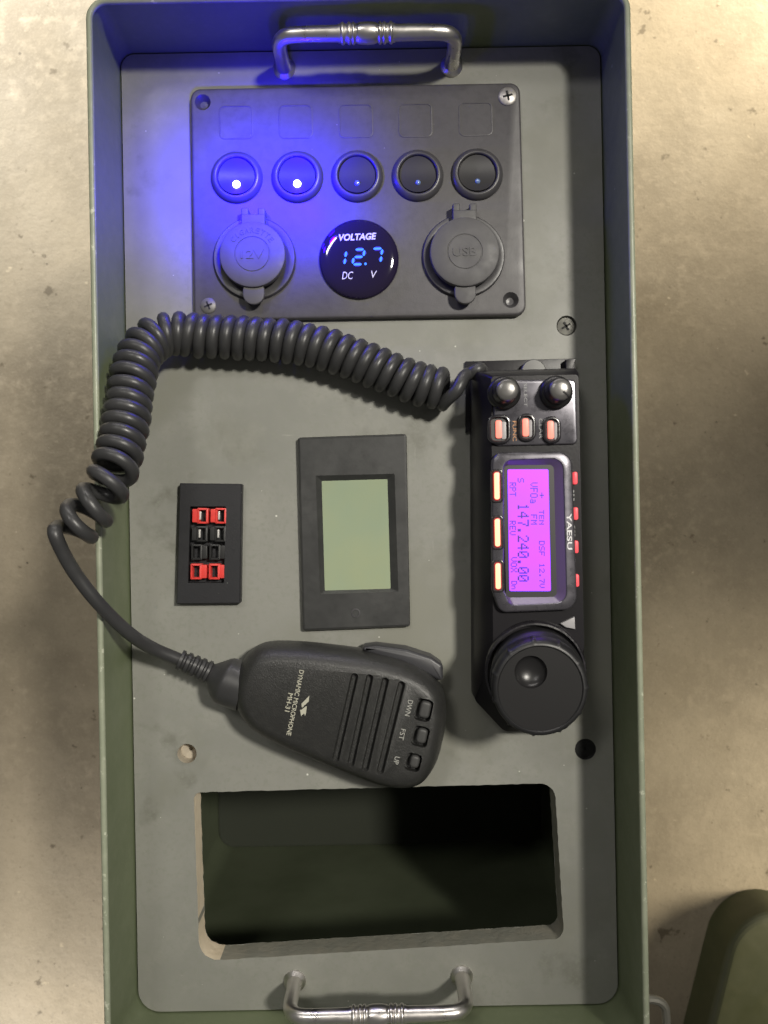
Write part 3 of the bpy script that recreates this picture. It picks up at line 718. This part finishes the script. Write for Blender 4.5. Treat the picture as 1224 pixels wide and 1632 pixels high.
for px, py, ww, hh in micbtn:
    c = P(px+2.5, py+1, TOPZ-0.6); k = K(TOPZ); mb = MB(); lp = rrect(c.x, c.y, (ww-9)*k, (hh-8)*k, 1.7, mrot, 5); slab(mb, lp, TOPZ-4.4, TOPZ-0.9, 1.3, 5); mb.obj('button', m_micbtn, mic, 50)
mb = MB(); ptt = [(566, 1031), (600, 1027), (648, 1033), (688, 1046), (705, 1058), (706, 1086), (690, 1078), (640, 1054), (596, 1042)]
lp = fillet([P(x, y, 12) for x, y in ptt], 1.6, 4); slab(mb, lp, 4, 15.5, 1.6, 4); mb.obj('talk_key', m_ptt, mic, 40)
mb = MB()
def along(mb, s, ax, ay, bx, by, hpx, z=TOPZ+0.02, bold=0.0):
    a, b = P(ax, ay, z), P(bx, by, z); d = b-a; text(mb, s, (a+b)/2, d.length, hpx*K(z), math.atan2(d.y, d.x), 0, 0.05, bold)
along(mb, 'DYNAMIC MICROPHONE', 481, 1068, 460, 1172, 7.5, bold=0.012)
along(mb, 'MH-31', 463.5, 1105, 457.5, 1134, 8, bold=0.012)
mb.obj('lettering', m_cream, mic)
mb = MB(); along(mb, 'DWN', 654.5, 1116, 649, 1141, 8); along(mb, 'FST', 643, 1162, 639, 1179, 8); along(mb, 'UP', 633.5, 1206, 630.5, 1218, 8)
mb.obj('key_lettering', m_dimprint2, mic); mb = MB()
lg = lambda pts: [P(440+x/10.2, 1050+y/10.2, TOPZ+0.02) for x, y in pts]
for poly in ([(540, 600), (532, 690), (418, 798), (413, 730)], [(500, 765), (487, 890), (468, 925), (456, 885), (408, 930), (388, 830), (412, 828), (432, 812)]):
    q = lg(poly); mb.loft([q, [p+Vector((0, 0, 0.05)) for p in q]])
mb.obj('emblem', m_cream, mic)

# ------------------------------------------------------------------ coiled cord
cord = thing('coiled_cord', 'black coiled cord running from the radio over the box edge to the microphone', 'cord', P(300, 560))
CR = 2.85; HR = 7.1
axis_pts = [(752, 622, 13), (730, 625, 12), (708, 620, 11), (668, 612, 10.5), (620, 594, 10.5), (570, 574, 10.5), (520, 557, 10.5), (470, 546, 10.5), (420, 541, 10.5), (370, 538, 10.5), (320, 536, 11), (284, 532, 12.5),
            (250, 538, 16), (225, 562, 22), (213, 598, 28), (206, 640, 33), (199, 685, 38), (189, 727, 43), (176, 762, 48), (158, 796, 50), (132, 826, 50), (117, 846, 50), (104, 868, 50), (94, 890, 50)]
axis = catmull([P(*p) for p in axis_pts], 40)
arc_len = lambda m: sum((axis[i+1]-axis[i]).length for i in range(m))
tot = arc_len(21*40+14)                          # the coil ends near this point of its axis
def pitch(s):
    rem = tot-s
    if s < 11: return 24.0
    if rem < 30: return 9.6
    if rem < 40: return 7.4
    return 5.65
nsub = 6
def run(delta):
    out = []; phi = math.pi*0.98; ssum = 0; prev = axis[0]
    for i in range(len(axis)-1):
        for q in range(nsub):
            c = axis[i].lerp(axis[i+1], q/nsub); ds = (c-prev).length; prev = c
            phi -= 2*math.pi*ds/(pitch(ssum)*(1+0.035*math.sin(ssum*0.23)+0.03*math.sin(ssum*0.71))); ssum += ds
            if ssum > tot: return out, phi
            ph = phi + delta*ssum/tot
            t = (axis[min(i+1, len(axis)-1)]-axis[max(i-1, 0)]).normalized()
            nn = Vector((0, 0, 1)).cross(t).normalized(); bb = t.cross(nn)
            out.append(c + HR*(1+0.022*math.sin(ssum*0.31)+0.016*math.sin(ssum*1.13+1))*(math.cos(ph)*nn + math.sin(ph)*bb))
    return out, phi
_, ph_end = run(0.0)
want = -math.pi + 0.25 - 2*math.pi*round((-math.pi+0.25-ph_end)/(2*math.pi))   # the last strand ends at the outer side
helix, _ = run(want-ph_end)
hp = helix[::5]
lead = catmull([hp[-1], P(87, 848, 56.5), P(100, 880, 54), P(122, 917, 49), P(160, 965, 43), P(207, 1010, 32), P(245, 1034, 21), P(290, 1053, 14.5)], 10)
start = catmull([P(768, 590, 8), P(763, 588, 15), hp[2]], 6)
path = start[:-1] + hp[2:] + lead[1:]
mb = MB(); mb.tube(path, CR, 10); mb.obj('coil', m_cord, cord, 80)
# ribbed strain relief and boot into the microphone
bp = catmull([P(286, 1051, 14.5), P(312, 1062, 13.5), P(336, 1073, 12.5), P(352, 1081, 12), P(368, 1088, 12), P(390, 1096, 12)], 12)
rad = []
for i, p in enumerate(bp):
    u = i/12
    if u < 2: r = 3.7 + 0.75*(1 if (i % 5) < 3 else -0.3) + 0.35*u
    else: r = 4.6 + 6.0*math.sin(min(1, (u-2)/1.7)*math.pi/2)
    rad.append(r)
mb = MB(); mb.tube(bp, rad, 20); mb.obj('strain_relief', m_cord, cord, 30)

# ------------------------------------------------------------------ the second green lid on the floor
ld = thing('green_lid', 'olive green metal lid with a rounded corner lying on the floor', 'lid', (0, 0, FZ))
tz = -158.0; a = R(-14); mrot = Matrix.Rotation(a, 3, 'Z'); k = K(tz)
corner = P(1188, 1450, tz); cc = corner + mrot @ Vector((110, -160, 0))
lp = rrect(cc.x, cc.y, 220, 320, 30, a, 12)
mb = MB(); lo = [inset(lp, -4.5, FZ+0.5), inset(lp, -4.2, tz-12)]
for q in range(6):
    t_ = math.pi/2*q/5; lo.append(inset(lp, -4.0+6*(1-math.cos(t_)), tz-6*(1-math.sin(t_))))
mb.loft(lo); mb.obj('shell', m_lid, ld, 14)

for o in list(bpy.data.objects):
    if '_o' in o: del o['_o']
